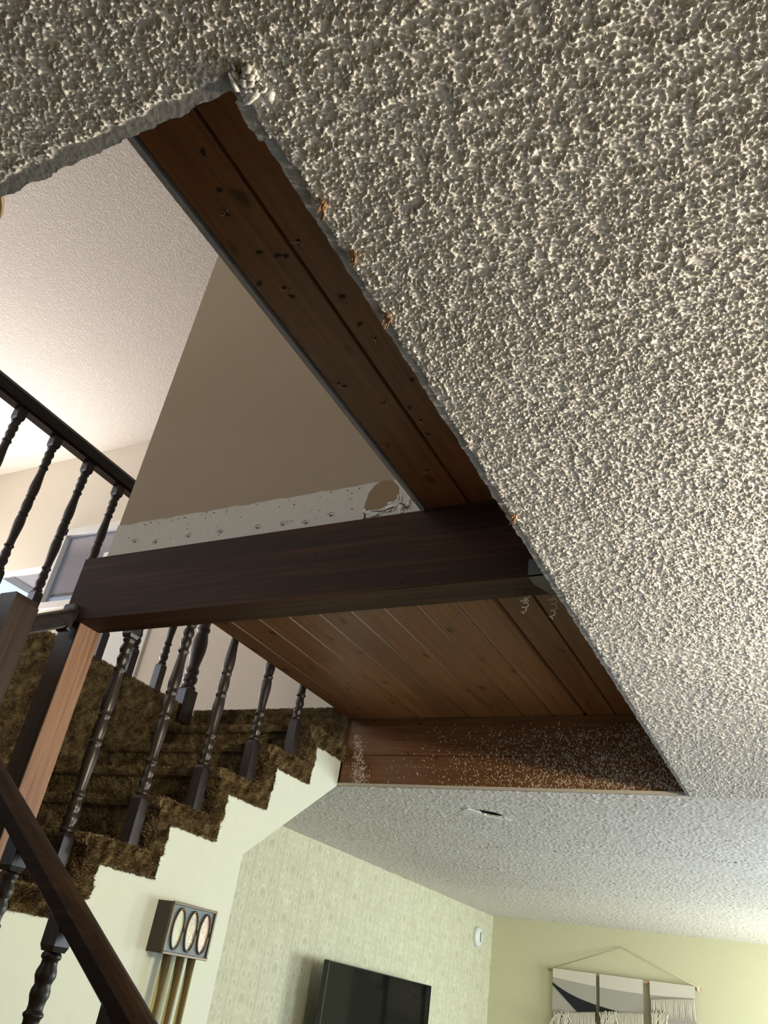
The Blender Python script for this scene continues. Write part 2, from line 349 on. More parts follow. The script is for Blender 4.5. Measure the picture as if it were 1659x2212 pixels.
def glass(name, tint, rough=0.02):
    m, nt, b = newmat(name); L = nt.links.new
    t = nd(nt, 'ShaderNodeBsdfTransparent'); t.inputs[0].default_value = (*tint, 1)
    g = nd(nt, 'ShaderNodeBsdfGlossy'); g.inputs['Roughness'].default_value = rough
    mx = nd(nt, 'ShaderNodeMixShader'); mx.inputs[0].default_value = 0.10; L(t.outputs[0], mx.inputs[1]); L(g.outputs[0], mx.inputs[2])
    L(mx.outputs[0], nt.nodes['Material Output'].inputs[0]); return m
M['glass'] = glass('window_glass', (0.94, 0.96, 0.96)); M['screen_mesh'] = glass('insect_screen_glass', (0.55, 0.56, 0.58), 0.2)

# ------------------------------------------------------------------ the setting: lower room
XT, XS, XR, YB, YN, ZF = -3.684, -2.5, 1.5, 9.886, -2.5, -H/S
ZB, ZU, ZC, YW = 1.398, 1.45, 4.95, 4.9
def struct(name, mb, mat, parent=None, label=None):
    o = mb.build(name, mat, parent, label=label); o['kind'] = 'structure'; return o
struct('floor', MB().box(XT-.1, XR+.1, YN-.1, YB+.1, ZF-.1, ZF), M['carpetfloor'])
struct('wall_left_low', MB().box(XT-.1, XT, YN-.1, 3.97, ZF, .06), M['wallpaper'])
struct('wall_left', MB().box(XT-.1, XT, 3.97, YB+.1, ZF, 1.0), M['wallpaper'], label='wall of patterned sage and beige damask paper behind the television')
struct('wall_back', MB().box(XT-.1, XR+.1, YB, YB+.1, ZF, 1.0), M['olive'], label='plain olive green wall behind the woven hanging')
wr = MB().box(XR, XR+.1, YN-.1, YB+.1, ZF, -1.2).box(XR, XR+.1, YN-.1, YB+.1, .6, 1.0)
for y0, y1 in ((YN-.1, 1.4), (3.2, 4.7), (6.3, 7.7), (9.3, YB+.1)): wr.box(XR, XR+.1, y0, y1, -1.2, .6)
struct('wall_right', wr, M['olive'])
struct('wall_front', MB().box(XT-.1, XR+.1, YN-.1, YN, ZF, 1.0), M['rear_dark'])
for i, (y0, y1) in enumerate(((1.4, 3.2), (4.7, 6.3), (7.7, 9.3))):
    w = root('window_%d' % (i+1), (XR+.05, (y0+y1)/2, -1.2))
    fr = MB().box(XR, XR+.06, y0, y1, -1.2, -1.15).box(XR, XR+.06, y0, y1, .55, .6)
    for yy in (y0, (y0+y1)/2-.025, y1-.05): fr.box(XR, XR+.06, yy, yy+.05, -1.15, .55)
    fr.build('window_frame', M['white'], w)
    MB().box(XR+.065, XR+.07, y0, y1, -1.2, .6).build('pane', M['glass'], w)

# cream stringer wall under the carpeted flight
NR = 7
def yr(k): return 2.335 + .333*(k-2)
def zt(k): return .16 + .215*(k-1)
pts = [(1.80, ZF), (3.292, ZF), (3.292, .486), (4.03, 1.0), (4.03, zt(6)-.05)]
for k in range(6, 0, -1):
    y0 = yr(k)+.05 if k > 1 else 1.80
    if k < 6: pts.append((yr(k+1)+.05, zt(k)-.05))
    pts.append((y0, zt(k)-.05))
ws = struct('wall_stair', MB().prism(pts, 0, XS, XS-.11), M['cream'], label='cream plastered wall under the carpeted stairs')
struct('wall_stair_return', MB().box(XT, XS-.11, 3.2, 3.292, ZF, .40), M['cream'])

# popcorn ceiling with the ragged opening
def opening_dist(x, y):
    """signed distance (units) outside the opening: < 0 inside it"""
    n = noise2(x*26, y*26, 5)*.006 + noise2(x*90, y*90, 6)*.0025
    dx = x-(-.583+np.where((y > .40) & (y < .462), -.007, 0)); dyn = .386-y; dyf = y-4.03
    d = np.maximum(np.maximum(dx + n*np.where(dx > -.05, 1, 0)*.6, dyn + n*.8), dyf + n*.15)
    return d, dx, dyn, dyf
def popcorn(x, y):
    def lumps(cell, sd):
        wx = x*S/cell; wy = y*S/cell
        q = noise2(wx*.9+9, wy*.9, 11+sd)*.6; r = noise2(wx*.9, wy*.9+31, 12+sd)*.6
        return noise2(wx+q, wy+r, 1+sd) + .7*noise2(wx*1.75+r, wy*1.75+q, 2+sd) + .4*noise2(wx*3.4, wy*3.4, 3+sd)
    k = sstep(1.2, 4.2, y)
    a = lumps(.0038, 0)*(1-k) + lumps(.0062, 30)*k*1.1 + .5*noise2(x*S/.014, y*S/.014, 14)
    t = np.clip((a+.2*noise2(x*5, y*5, 4)+.32)/1.5, 0, 1)
    return (.7*t + .3*sstep(.3, .7, t))*(1+.25*k)
def ceiling_mesh():
    V = []; F = []; B = []; nv = 0
    bands = [(-1.16, .14, .12, 1.2, .002, .0019), (-.62, .14, 1.2, 2.3, .0023, .0025), (-.62, .14, 2.3, 4.03, .003, .0038),
             (XT, .14, 4.03, 5.6, .007, .0078), (XT, .14, 5.6, 7.4, .0085, .0098), (XT, .14, 7.4, YB, .0105, .0125),
             (XT, -1.16, YN, .42, .02, .02), (-1.16, .14, YN, .12, .02, .02), (.14, XR, YN, YB, .025, .03)]
    for x0, x1, y0, y1, sx, sy in bands:
        x0, x1, y0, y1 = x0-.006, x1+.006, y0-.006, y1+.006
        nx = int(math.ceil((x1-x0)/sx))+1; ny = int(math.ceil((y1-y0)/sy))+1
        X, Y = np.meshgrid(np.linspace(x0, x1, nx), np.linspace(y0, y1, ny)); X = X.ravel(); Y = Y.ravel()
        d, dx, dyn, dyf = opening_dist(X, Y)
        w = np.where(dyn > dx, .0215, .013) + noise2(X*14, Y*14, 8)*.006 + noise2(X*60, Y*60, 9)*.004
        w = np.where(dyf > 0, .002, w); w = np.where((dx > -.02) & (dyn > -.2) & (dyn < .02) & (Y < .55), w+.006, w)
        bare = 1-sstep(0, .004, d-w)
        hole = np.hypot((X+1.79)/.1, (Y-4.55)/.075) + noise2(X*30, Y*30, 21)*.25; bare = np.maximum(bare, 1-sstep(.85, 1.0, hole))
        h = popcorn(X, Y)*(1-bare)*.0068 + np.where(bare > .5, noise2(X*120, Y*120, 10)*.0004, 0)
        Z = 1.0-h
        V.append(np.stack([X*S, Y*S, Z*S+H], 1)); B.append(bare*np.where(hole < 1.05, .12, 1.0))
        i = np.arange((ny-1)*(nx-1)); a = (i//(nx-1))*nx+i % (nx-1)
        q = np.stack([a, a+nx, a+nx+1, a+1], 1)
        cx, cy = X[q].mean(1), Y[q].mean(1); dd = opening_dist(cx, cy)[0]
        keep_any = (d[q] > 0).any(1)
        slit = (np.abs((cy-4.548)-(cx+1.76)*.75) < .05*np.clip(1-((cx+1.765)/.075)**2, 0, 1)+noise2(cx*40, cy*40, 3)*.006) & (np.abs(cx+1.765) < .08)
        q = q[keep_any & ~slit]
        inn = d < 0; e = 1e-4
        gx = (opening_dist(X+e, Y)[0]-d)/e; gy = (opening_dist(X, Y+e)[0]-d)/e; gl = np.maximum(gx*gx+gy*gy, .3)
        for A, g_ in ((0, gx), (1, gy)): V[-1][:, A] += np.where(inn & (d > -.03), -d*g_/gl*S, 0)
        F.append(q+nv); nv += len(X)
    V = np.concatenate(V); F = np.concatenate(F); B = np.concatenate(B)
    me = bpy.data.meshes.new('ceiling'); me.vertices.add(len(V)); me.vertices.foreach_set('co', (V-np.array(W(0, 0, 1))).ravel())
    me.loops.add(F.size); me.loops.foreach_set('vertex_index', F.ravel().astype(np.int32))
    me.polygons.add(len(F)); me.polygons.foreach_set('loop_start', np.arange(0, F.size, 4, dtype=np.int32)); me.polygons.foreach_set('loop_total', np.full(len(F), 4, np.int32))
    me.polygons.foreach_set('use_smooth', np.ones(len(F), bool))
    at = me.attributes.new('bare', 'FLOAT', 'POINT'); at.data.foreach_set('value', B.astype(np.float32))
    me.update(); me.validate(); me.materials.append(M['popcorn']); return me
ceil = bpy.data.objects.new('ceiling', ceiling_mesh()); COL.objects.link(ceil); ceil.location = W(0, 0, 1); ceil['kind'] = 'structure'
ceil['label'] = 'lower ceiling with coarse popcorn texture and a cut opening'
MB().box(XT, XR, YN, .384, 1.0005, 1.017).build('drywall_sheet', M['drywall'], ceil)
MB().box(-.58, XR, .384, 4.03, 1.0005, 1.017).build('drywall_sheet', M['drywall'], ceil)
MB().box(XT, -1.9, 4.03, YB, 1.0005, 1.017).box(-1.9, -1.62, 4.03, 4.42, 1.0005, 1.017).box(-1.9, -1.62, 4.72, YB, 1.0005, 1.017).box(-1.62, XR, 4.03, YB, 1.0005, 1.017).build('drywall_sheet', M['gypsum'], ceil)
MB().box(-2.0, -1.55, 4.35, 4.8, 1.02, 1.05).build('cavity_board', M['drywall'], ceil)

def chunk(cx, cy, cz, sx, sy, sz, n=24, seed=0, rough=.3):
    """irregular lump of broken plaster"""
    r = random.Random(seed); mb = MB()
    for i in range(9):
        b = bmesh.new(); bmesh.ops.create_icosphere(b, subdivisions=2, radius=1.0); s_ = r.uniform(.25, .6)
        px, py, pz = r.gauss(0, .45), r.gauss(0, .45), r.gauss(0, .3)
        for v in b.verts:
            k = s_*(1+r.uniform(-rough, rough)); v.co = Vector((cx+(px+v.co.x*k)*sx, cy+(py+v.co.y*k)*sy, cz+(pz+v.co.z*k)*sz))
        mb.bm(b, True)
    return mb
# peeled plaster around the ceiling hole
mb = MB()
for i, (x, y, sx, sy) in enumerate(((-1.845, 4.53, .035, .045), (-1.862, 4.49, .022, .02), (-1.815, 4.575, .02, .03), (-1.70, 4.665, .02, .018), (-1.735, 4.475, .03, .008))):
    c = chunk(x, y, .998, sx, sy, .008, seed=i+3); mb.add(c.v, c.f, True)
mb.prism([(-1.885, 4.46), (-1.85, 4.44), (-1.81, 4.49), (-1.80, 4.53), (-1.83, 4.60), (-1.87, 4.56), (-1.895, 4.50)], 2, .9905, .996)
mb.prism([(-1.80, 4.60), (-1.70, 4.665), (-1.665, 4.70), (-1.69, 4.69), (-1.78, 4.64)], 2, .992, .996)
mb.build('peeled_plaster', M['plaster'], ceil, label='white peeled plaster beside the small ceiling hole')
# torn drywall at the near corner of the opening
mb = MB()
for i, (x, y, z, sx, sy, sz) in enumerate(((-.552, .388, .992, .016, .012, .012), (-.536, .396, .99, .014, .010, .011), (-.566, .372, .995, .006, .016, .012), (-.545, .372, .996, .012, .012, .010), (-.56, .402, .996, .012, .010, .008))):
    c = chunk(x, y, z, sx, sy, sz, seed=i+13, rough=.3); mb.add(c.v, c.f, True)
mb.build('torn_plaster', M['plaster'], ceil, label='crumbled white plaster at the corner of the opening')
MB().add([(-.562, .36, .999), (-.548, .356, .996), (-.545, .382, .992), (-.558, .385, .997)], [(0, 1, 2, 3)]).build('torn_paper', M['kraft'], ceil)
MB().prism([(-1.13, .383), (-1.045, .383), (-1.06, .398), (-1.085, .415), (-1.13, .425)], 2, 1.0, 1.012).build('torn_paper', M['kraft'], ceil)

# brown fibres torn out along the edge of the opening
for i, (x, y, L_) in enumerate(((-.554, .582, .022), (-.556, .684, .012), (-.563, .821, .02), (-.562, 1.485, .03))):
    mb = MB(); rr = random.Random(i)
    for j in range(9):
        a = rr.uniform(0, 6.28); l = .8*L_*rr.uniform(.5, 1)
        mb.tube([(x+rr.uniform(-.006, .006), y+rr.uniform(-.01, .01), .997), (x+math.cos(a)*l*.5, y+math.sin(a)*l*.6, .984), (x+math.cos(a+.6)*l*.7, y+math.sin(a)*l, .978)], [.0022, .0018, .0008], 5)
    tag(mb.build('torn_fibre', M['rust']), ['tuft of brown torn fibre near the upper corner of the ceiling opening', 'tiny brown fibre speck second along the opening edge', 'brown torn fibre curl halfway along the upper opening edge', 'orange brown sliver on ceiling edge above the beam end'][i], 'debris', 'torn fibres along the opening edge')

# ------------------------------------------------------------------ plank deck, beam, fascia
deck = root('trim_1', (-1.4, 2.2, ZB)); deck['label'] = 'knotty pine plank underside of the upper floor inside the opening'
edges = [-2.492, -2.372, -2.2105, -2.044, -1.88, -1.7165, -1.553, -1.394, -1.235, -1.0665, -.903, -.74, -.576, -.41, -.25]
def plank(x0, x1, y0, y1):
    g = .003; b = .0035
    p = [(x0+g*.4, ZB+.05), (x0+g*.4, ZB+b*1.4), (x0+b, ZB), (x1-.0085, ZB), (x1-g*.4, ZB+.0115), (x1-g*.4, ZB+.05)]
    return MB().prism(p, 1, y0, y1)
planks = []
for i in range(len(edges)-1):
    near = edges[i] > -1.08
    planks.append(plank(-1.057 if i == 9 else edges[i], edges[i+1], .1 if near else 2.05, 4.09).build('plank', M['plank'], deck))
MB().box(-2.492, -.25, 2.16, 4.09, ZB+.05, ZB+.06).box(-2.492, -.25, 4.077, 4.094, ZB-.15, ZB+.06).box(-1.06, -.25, .1, 2.02, ZB+.05, ZB+.06).build('plank_backing', M['upfloor'], deck)

# gouges left by pulled nails on the two upper planks
def gouge_mesh(seed):
    rr = random.Random(seed); mb = MB(); n = 9
    mb.add([(math.cos(2*math.pi*k/n)*.011*rr.uniform(.5, 1.1), math.sin(2*math.pi*k/n)*.007*rr.uniform(.6, 1.1), 0) for k in range(n)] + [(0, 0, -.0012)], [(k, (k+1) % n, n) for k in range(n)])
    return mb.mesh('gouge', M['gouge'], W(0, 0, 0))
def sliver_mesh(seed):
    rr = random.Random(seed); mb = MB()
    for j in range(3):
        a = rr.uniform(0, 6.28); l = rr.uniform(.01, .018); ox, oy = rr.uniform(-.005, .005), rr.uniform(-.005, .005)
        mb.tube([(ox, oy, 0), (ox+math.cos(a)*l*.5, oy+math.sin(a)*l*.5, -.004), (ox+math.cos(a+.5)*l, oy+math.sin(a+.5)*l, -.007)], [.0014, .001, .0004], 4)
    return mb.mesh('sliver', M['sliver'], W(0, 0, 0))
gm = [gouge_mesh(i) for i in range(5)]; sm_ = [sliver_mesh(i+40) for i in range(4)]
G = [(-.948, .621, 0), (-.97, .707, 0), (-.993, .762, 1), (-.984, .876, 0), (-.881, .884, 1), (-.948, .899, 0), (-.93, .906, 0), (-1.037, .954, 0), (-.982, 1.017, 0),
     (-.865, 1.058, 0), (-.869, 1.152, 0), (-.856, 1.207, 1), (-1.02, 1.347, 1), (-.946, 1.441, 1), (-.886, 1.481, 0), (-.884, 1.541, 1), (-.83, 1.378, 0), (-1.027, 1.621, 1), (-.884, 1.605, 0), (-.962, 1.778, 1), (-.985, .99, 1), (-1.03, 1.33, 1)]
for i, (x, y, s_) in enumerate(G):
    pk = planks[9] if x < -.903 else planks[10]
    o = place(gm[i % 5], 'gouge', (x, y, ZB-.0004), pk, rot=(0, 0, random.uniform(0, 6.28)))
    if s_: place(sm_[i % 4], 'sliver', (x, y, ZB-.0008), pk, rot=(0, 0, random.uniform(0, 6.28)))

bt = thing('timber_beam', (-1.3, 2.04, 1.107), 'massive dark brown timber beam crossing the ceiling opening', 'beam')
MB().box(-2.652, -.25, 1.979, 2.108, 1.107, ZB-.0005, bev=.004).build('beam_body', M['beam'], bt)

# fascia boards with popcorn overspray
fa = thing('fascia_board', (-1.4, 4.05, 1.0), 'reddish brown boards at the far end of the opening spattered with plaster', 'fascia')
MB().box(-2.497, -.56, 4.040, 4.075, 1.181, ZB-.001, bev=.003).build('board', M['fascia'], fa)
MB().box(-2.497, -.585, 4.040, 4.075, 1.0175, 1.178, bev=.003).build('board', M['fascia'], fa)
mb = MB(); rr = random.Random(3); n = 0
while n < 3400:
    x = rr.uniform(-2.49, -.6); z = rr.uniform(1.02, 1.36)
    t = (x+2.49)/1.9; p = .02 + max(0, t-.2)**1.5*1.3; p *= 1.0 if z < 1.30 else max(0, (1.375-z)/.09)
    p *= (.55+.45*(1-(z-1.02)/.36))
    if -2.47+.0*z < x < -2.28 and z < 1.30: p = max(p, 1.6*max(0, 1-abs(x-(-2.39+(1.15-z)*.25))/(.03+max(0, 1.3-z)*.14)))
    if rr.random() > p: continue
    n += 1; l = rr.uniform(.005, .014)*(1+1.6*rr.random()**6); w_ = rr.uniform(.003, .006)*(1+1.0*rr.random()**5); a = -1.2+rr.gauss(0, .45); d = rr.uniform(.001, .0035)
    ca, sa = math.cos(a), math.sin(a)
    q = [(x+ca*l/2, z+sa*l/2), (x-sa*w_/2, z+ca*w_/2), (x-ca*l/2, z-sa*l/2), (x+sa*w_/2, z-ca*w_/2)]
    mb.add([(px, 4.0402, pz) for px, pz in q]+[(x, 4.0402-d, z)], [(0, 1, 4), (1, 2, 4), (2, 3, 4), (3, 0, 4)])
fl = mb.build('plaster_spatter', M['spatter'], fa); fl['kind'] = 'stuff'

# galvanised plate and curled shavings under the right end of the beam
pl = thing('metal_plate', (-.65, 2.04, 1.105), 'small grey metal plate under the right end of the timber beam', 'bracket')
MB().box(-.692, -.56, 1.9745, 1.9785, 1.1035, 1.16).build('front_flange', M['metal'], pl)
MB().prism([(-.692, 1.9745), (-.56, 1.9745), (-.56, 2.103), (-.66, 2.104), (-.672, 2.07), (-.69, 2.03)], 2, 1.1035, 1.1068).build('bottom_flange', M['metal'], pl)
def shaving(x, y, z0, z1, turns, lab):
    mb = MB(); p = []; n = 60
    for i in range(n):
        t = i/(n-1); a = t*turns*2*math.pi; r = .0085*(.6+.4*math.sin(t*3))
        p.append((x+r*math.cos(a)+.006*math.sin(t*4), y+r*math.sin(a), z0+(z1-z0)*t))
    mb.tube(p, [.0015]*n, 5)
    for j in range(5):
        a = j*1.3; mb.tube([(x, y, z0-.004*j), (x+math.cos(a)*.012, y+math.sin(a)*.01, z0-.008-.004*j), (x+math.cos(a)*.02, y+math.sin(a)*.012, z0+.002-.004*j)], [.002, .002, .001], 4)
    tag(mb.build('curled_shaving', M['shaving'], loc=(x, y, z0)), lab, 'shaving', 'curled shavings hanging by the beam')
shaving(-.744, 2.1, 1.106, 1.045, 4, 'pale curled shaving hanging under the beam left of the metal plate')
shaving(-.657, 2.11, 1.107, 1.025, 4, 'pale curled shaving hanging below the right side of the metal plate')

# ------------------------------------------------------------------ upper storey shell
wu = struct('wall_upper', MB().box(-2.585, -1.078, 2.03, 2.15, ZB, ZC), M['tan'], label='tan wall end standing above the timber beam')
MB().prism([(-2.587, ZB), (-1.09, ZB), (-1.09, 1.582)] + [(-1.09-.0375*i, 1.581+.004*math.sin(i*1.7)*math.sin(i*.6+1)) for i in range(1, 40)] + [(-2.587, 1.583)], 1, 2.0268, 2.03).build('unpainted_band', M['primer'], wu, label='unpainted white band with nail holes at the wall foot')
def hole_mesh(seed):
    rr = random.Random(seed); mb = MB(); n = 10; r = [rr.uniform(.8, 1.2) for _ in range(n)]
    mb.add([(math.cos(2*math.pi*k/n)*.019*r[k], 0, math.sin(2*math.pi*k/n)*.014*r[(k+3) % n]) for k in range(n)] + [(math.cos(2*math.pi*k/n)*.013*r[(k+1) % n], -.0016, .002+math.sin(2*math.pi*k/n)*.009*r[k]) for k in range(n)],
           [(k, (k+1) % n, n+(k+1) % n, n+k) for k in range(n)])
    ox, oz = rr.uniform(-.005, .005), rr.uniform(-.006, -.001)
    mb.add([(ox+.006*r[k]*math.cos(k*1.05+seed), -.0022, oz+.0038*r[k+2]*math.sin(k*1.05+seed)) for k in range(6)], [(0, 1, 2, 3, 4, 5)])
    me = mb.mesh('nail_hole', M['primer'], W(0, 0, 0)); me.materials.append(M['gouge']); me.polygons[len(me.polygons)-1].material_index = 1; return me
hm = [hole_mesh(i) for i in range(3)]
for i, (x, z) in enumerate(((-2.451, 1.486), (-2.328, 1.466), (-2.152, 1.473), (-1.989, 1.468), (-1.804, 1.463), (-1.685, 1.462), (-1.583, 1.451), (-1.475, 1.469))):
    place(hm[i % 3], 'nail_hole', (x, 2.0266, z), wu, rot=(0, random.uniform(-.5, .5), 0))
mb = MB()
rr = random.Random(8)
for i in range(70):
    x, z = rr.uniform(-2.5, -1.36), 1.575-abs(rr.gauss(0, .012)) if i < 45 else rr.uniform(1.44, 1.55)
    s_ = rr.uniform(.001, .0032); mb.add([(x-s_*1.6, 2.0264, z), (x, 2.0264, z+s_), (x+s_*1.6, 2.0264, z+s_*.3), (x+s_*.4, 2.0264, z-s_)], [(0, 1, 2, 3)])
o = mb.build('nick', M['gouge'], wu); o['kind'] = 'stuff'
MB().prism([(-1.336, 1.478), (-1.326, 1.541), (-1.305, 1.57), (-1.28, 1.585), (-1.235, 1.58), (-1.205, 1.545), (-1.2, 1.50), (-1.235, 1.478), (-1.28, 1.46), (-1.32, 1.462)], 1, 2.0255, 2.0268).build('torn_paper', M['kraft'], wu, label='brown torn drywall paper in the broken wall corner')
mb = MB()
for i, (x, z, sx, sz) in enumerate(((-1.275, 1.445, .05, .018), (-1.225, 1.465, .035, .025), (-1.195, 1.49, .012, .03), (-1.17, 1.455, .02, .025), (-1.315, 1.45, .02, .016), (-1.155, 1.475, .015, .02))):
    c = chunk(x, 2.026, z, sx, .006, sz, seed=30+i, rough=.3); mb.add(c.v, c.f)
mb.build('broken_plaster', M['plaster'], wu, label='crumbled white plaster under the torn brown paper')
MB().tube([(-1.328, 2.0245, 1.42), (-1.325, 2.0245, 1.44), (-1.33, 2.0245, 1.455), (-1.318, 2.0245, 1.466)], .0025, 5).tube([(-1.19, 2.022, 1.47), (-1.17, 2.021, 1.462), (-1.163, 2.021, 1.445), (-1.15, 2.022, 1.452)], .0022, 5).tube([(-1.3, 2.022, 1.455), (-1.25, 2.02, 1.447), (-1.21, 2.02, 1.458)], .0014, 5).build('crack', M['gouge'], wu)
# drywall sheet of the room over the planks: its lower edge shows as a grey strip
wl = struct('wall_loft', MB().box(-1.0775, -1.0665, .30, 2.03, ZB-.004, ZC), M['drywall'], label='grey raw drywall edge beside the upper planks')
struct('floor_upper', MB().box(-1.06, XR+.1, YN, 4.09, ZB+.06, ZU).box(XS, -1.06, 2.15, 4.09, ZB+.06, ZU).box(XT-5.4, XR+.1, 4.095, YW+.1, 1.06, ZU-.05).box(-9.0, -3.76, YN, 4.095, ZU-.12, ZU).box(-3.76, -1.06, YN, .36, 1.06, ZU), M['upfloor'])
struct('ceiling_upper', MB().box(-9.1, XR+.7, YN-.5, YW+.1, ZC, ZC+.05), M['popcorn_up'], label='upstairs ceiling with fine pinkish popcorn texture')
wf = MB()
Z0 = ZU-.05
wf.box(-5.36, XR+.7, YW, YW+.1, Z0, ZC).box(-7.03, -5.36, YW, YW+.1, 3.84, ZC).box(-7.12, -7.03, YW, YW+.1, Z0, ZC).box(-9.1, -7.12, YW, YW+.1, 3.445, ZC).box(-9.1, -7.03, YW, YW+.1, Z0, 2.2).box(-7.03, -6.0, YW, YW+.1, Z0, 2.93).box(-6.0, -5.36, YW, YW+.1, Z0, 3.84)
struct('wall_far', wf, M['hall'], label='pale cream upstairs wall behind the balusters')
struct('wall_upper_left', MB().box(-9.1, -9.0, YN-.5, YW, Z0, 1.9).box(-9.1, -9.0, YN-.5, YW, 4.4, ZC).box(-9.1, -9.0, 1.25, YW, 1.9, 4.4).box(-9.1, -9.0, YN-.5, -2.4, 1.9, 4.4), M['hall'])
struct('wall_upper_front', MB().box(-9.1, XR+.7, YN-.6, YN-.5, 1.0, ZC), M['hall'])
struct('wall_upper_right', MB().box(XR+.6, XR+.7, YN-.5, YW, ZB, ZC), M['hall'])
# hall windows
w3 = root('window_4', (-6.5, YW, 2.93)); w3['label'] = 'white framed upstairs window with a grey insect screen'
MB().box(-7.06, -6.98, YW-.03, YW+.06, 2.93, 3.87).box(-7.06, -6.0, YW-.03, YW+.06, 3.79, 3.87).box(-7.06, -6.0, YW-.03, YW+.06, 2.90, 2.975).box(-6.07, -6.0, YW-.03, YW+.06, 2.93, 3.87).build('window_frame', M['white'], w3)
MB().box(-6.98, -6.07, YW+.03, YW+.034, 2.975, 3.79).build('pane', M['screen_mesh'], w3)
w4 = root('window_5', (-8.0, YW, 2.2)); w4['label'] = 'wide upstairs window opening at the left under a shaded eave'
MB().box(-9.0, -7.12, YW+.04, YW+.09, 2.2, 2.25).box(-7.16, -7.12, YW+.04, YW+.09, 2.25, 3.445).build('window_frame', M['white'], w4)
MB().box(-9.0, -7.16, YW+.06, YW+.064, 2.25, 3.445).build('pane', M['glass'], w4)
ev = thing('roof_eave', (-7.6, YW+.5, 4.0), 'mauve painted roof eave seen through the upstairs windows', 'eave')
MB().box(-8.94, -4.6, YW+.12, 6.3, 3.95, 4.0).build('soffit', M['eave'], ev)
MB().box(-9.14, -8.94, YW+.12, 6.34, 3.93, 4.05).box(-8.94, -4.6, 6.3, 6.34, 3.93, 4.05).build('gutter_board', M['dark_fascia'], ev)
d1 = root('door_1', (-5.35, YW, ZU)); d1['label'] = 'white door casing on the upstairs wall seen under the beam'
MB().box(-5.40, -5.31, YW-.03, YW, Z0, 3.6, bev=.006).build('casing', M['white'], d1)
MB().box(-6.3, -5.40, YW-.012, YW, Z0, 3.5).build('door_panel', M['whiteplastic'], d1)

# ------------------------------------------------------------------ carpeted stairs
st = thing('carpeted_stairs', (-3.1, 3.0, .075), 'stairs covered in brown shag carpet rising behind the turned balusters', 'stairs')
def pile_mesh(patches, name, parent):
    """patches: (origin, u, v, normal, density per unit area, blade length)"""
    P = []; T = []
    for o_, u_, v_, n_, dens, ln in patches:
        o_, u_, v_, n_ = map(np.array, (o_, u_, v_, n_)); ar = np.linalg.norm(np.cross(u_, v_)); k = max(4, int(ar*dens*2.1))
        a, b = RNG.random(k), RNG.random(k); r = o_+a[:, None]*u_+b[:, None]*v_
        l = ln*.6*RNG.uniform(.6, 1.25, k)[:, None]
        clump = np.stack([noise2(r[:, 0]*30+r[:, 2]*17, r[:, 1]*30-r[:, 2]*23, s) for s in (50, 51, 52)], 1)
        tip = r + n_*l + (RNG.normal(0, .35, (k, 3)) + clump*.9)*l
        sd = RNG.normal(0, 1, (k, 3)); sd -= n_*(sd@n_)[:, None]; sd /= np.linalg.norm(sd, axis=1)[:, None]+1e-9; sd *= .0015
        mid = r + (tip-r)*.6
        P.append(np.stack([r-sd, r+sd, mid+sd*1.1, tip, mid-sd*1.1], 1)); T.append(RNG.random(k))
    P = np.concatenate(P); T = np.concatenate(T); k = len(P); V = P.reshape(-1, 3)
    c = (V.min(0)+V.max(0))/2; me = bpy.data.meshes.new(name); me.vertices.add(len(V)); me.vertices.foreach_set('co', ((V-c)*S).ravel())
    base = np.arange(k)*5; F = (base[:, None]+np.arange(5)).ravel()
    me.loops.add(5*k); me.loops.foreach_set('vertex_index', F.astype(np.int32)); me.polygons.add(k)
    me.polygons.foreach_set('loop_start', np.arange(0, 5*k, 5, dtype=np.int32)); me.polygons.foreach_set('loop_total', np.full(k, 5, np.int32))
    at = me.attributes.new('tint', 'FLOAT', 'POINT'); at.data.foreach_set('value', np.repeat(T, 5).astype(np.float32))
    me.update(); me.materials.append(M['pile'])
    o = place(me, name, tuple(c), parent); o['kind'] = 'stuff'; return o
XL, XE = -3.68, -2.488
D1 = 34000
for k in range(2, 8):
    z = zt(k); y0 = yr(k); y1 = y0+.333+.06 if k < 7 else 4.095
    if k == 7: p = [(y0, z-.26), (y0, z-.05), (y0-.012, z-.035), (y0-.016, z-.018), (y0-.004, z-.003), (y0+.02, z), (y1, z), (y1, z-.26)]
    else: p = [(y0, z-.22), (y0, z-.05), (y0-.026, z-.040), (y0-.034, z-.02), (y0-.022, z-.004), (y0+.005, z), (y1, z), (y1, z-.085), (y0+.066, z-.085), (y0+.066, z-.22)]
    s_ = MB().prism(p, 0, XL, XE if k < 7 else XE-.01).build('step', M['carpet'], st)
    xe = XE if k < 7 else XE-.01; w_ = xe-XL
    pa = [((XL, y0, z-.215), (w_, 0, 0), (0, 0, .17), (0, -1, .1), D1, .010), ((XL, y0-.034, z-.035), (w_, 0, 0), (0, .008, .028), (0, -.9, .35), D1*1.3, .010),
          ((XL, y0-.024, z-.004), (w_, 0, 0), (0, .06, .004), (0, -.25, .95), D1*1.2, .010), ((XL, y0+.05, z), (w_, 0, 0), (0, .28, 0), (0, 0, 1), D1*.2, .013)]
    if k < 7: pa += [((xe, y0-.015, z-.085), (0, .40, 0), (0, 0, .083), (1, 0, 0), D1*3.0, .014), ((xe, y0, z-.215), (0, .066, 0), (0, 0, .17), (1, -.1, 0), D1*3.2, .014),
              ((xe-.02, y0+.066, z-.087), (.02, 0, 0), (0, .33, 0), (.3, 0, -1), D1*3, .011), ((xe-.02, y0+.067, z-.215), (.02, 0, 0), (0, 0, .13), (.3, 1, 0), D1*3, .011)]
    pile_mesh(pa, 'carpet_pile', s_)
ld = MB().box(XL, XE, .7, yr(2), .075, .16, bev=.012).build('landing', M['carpet'], st)
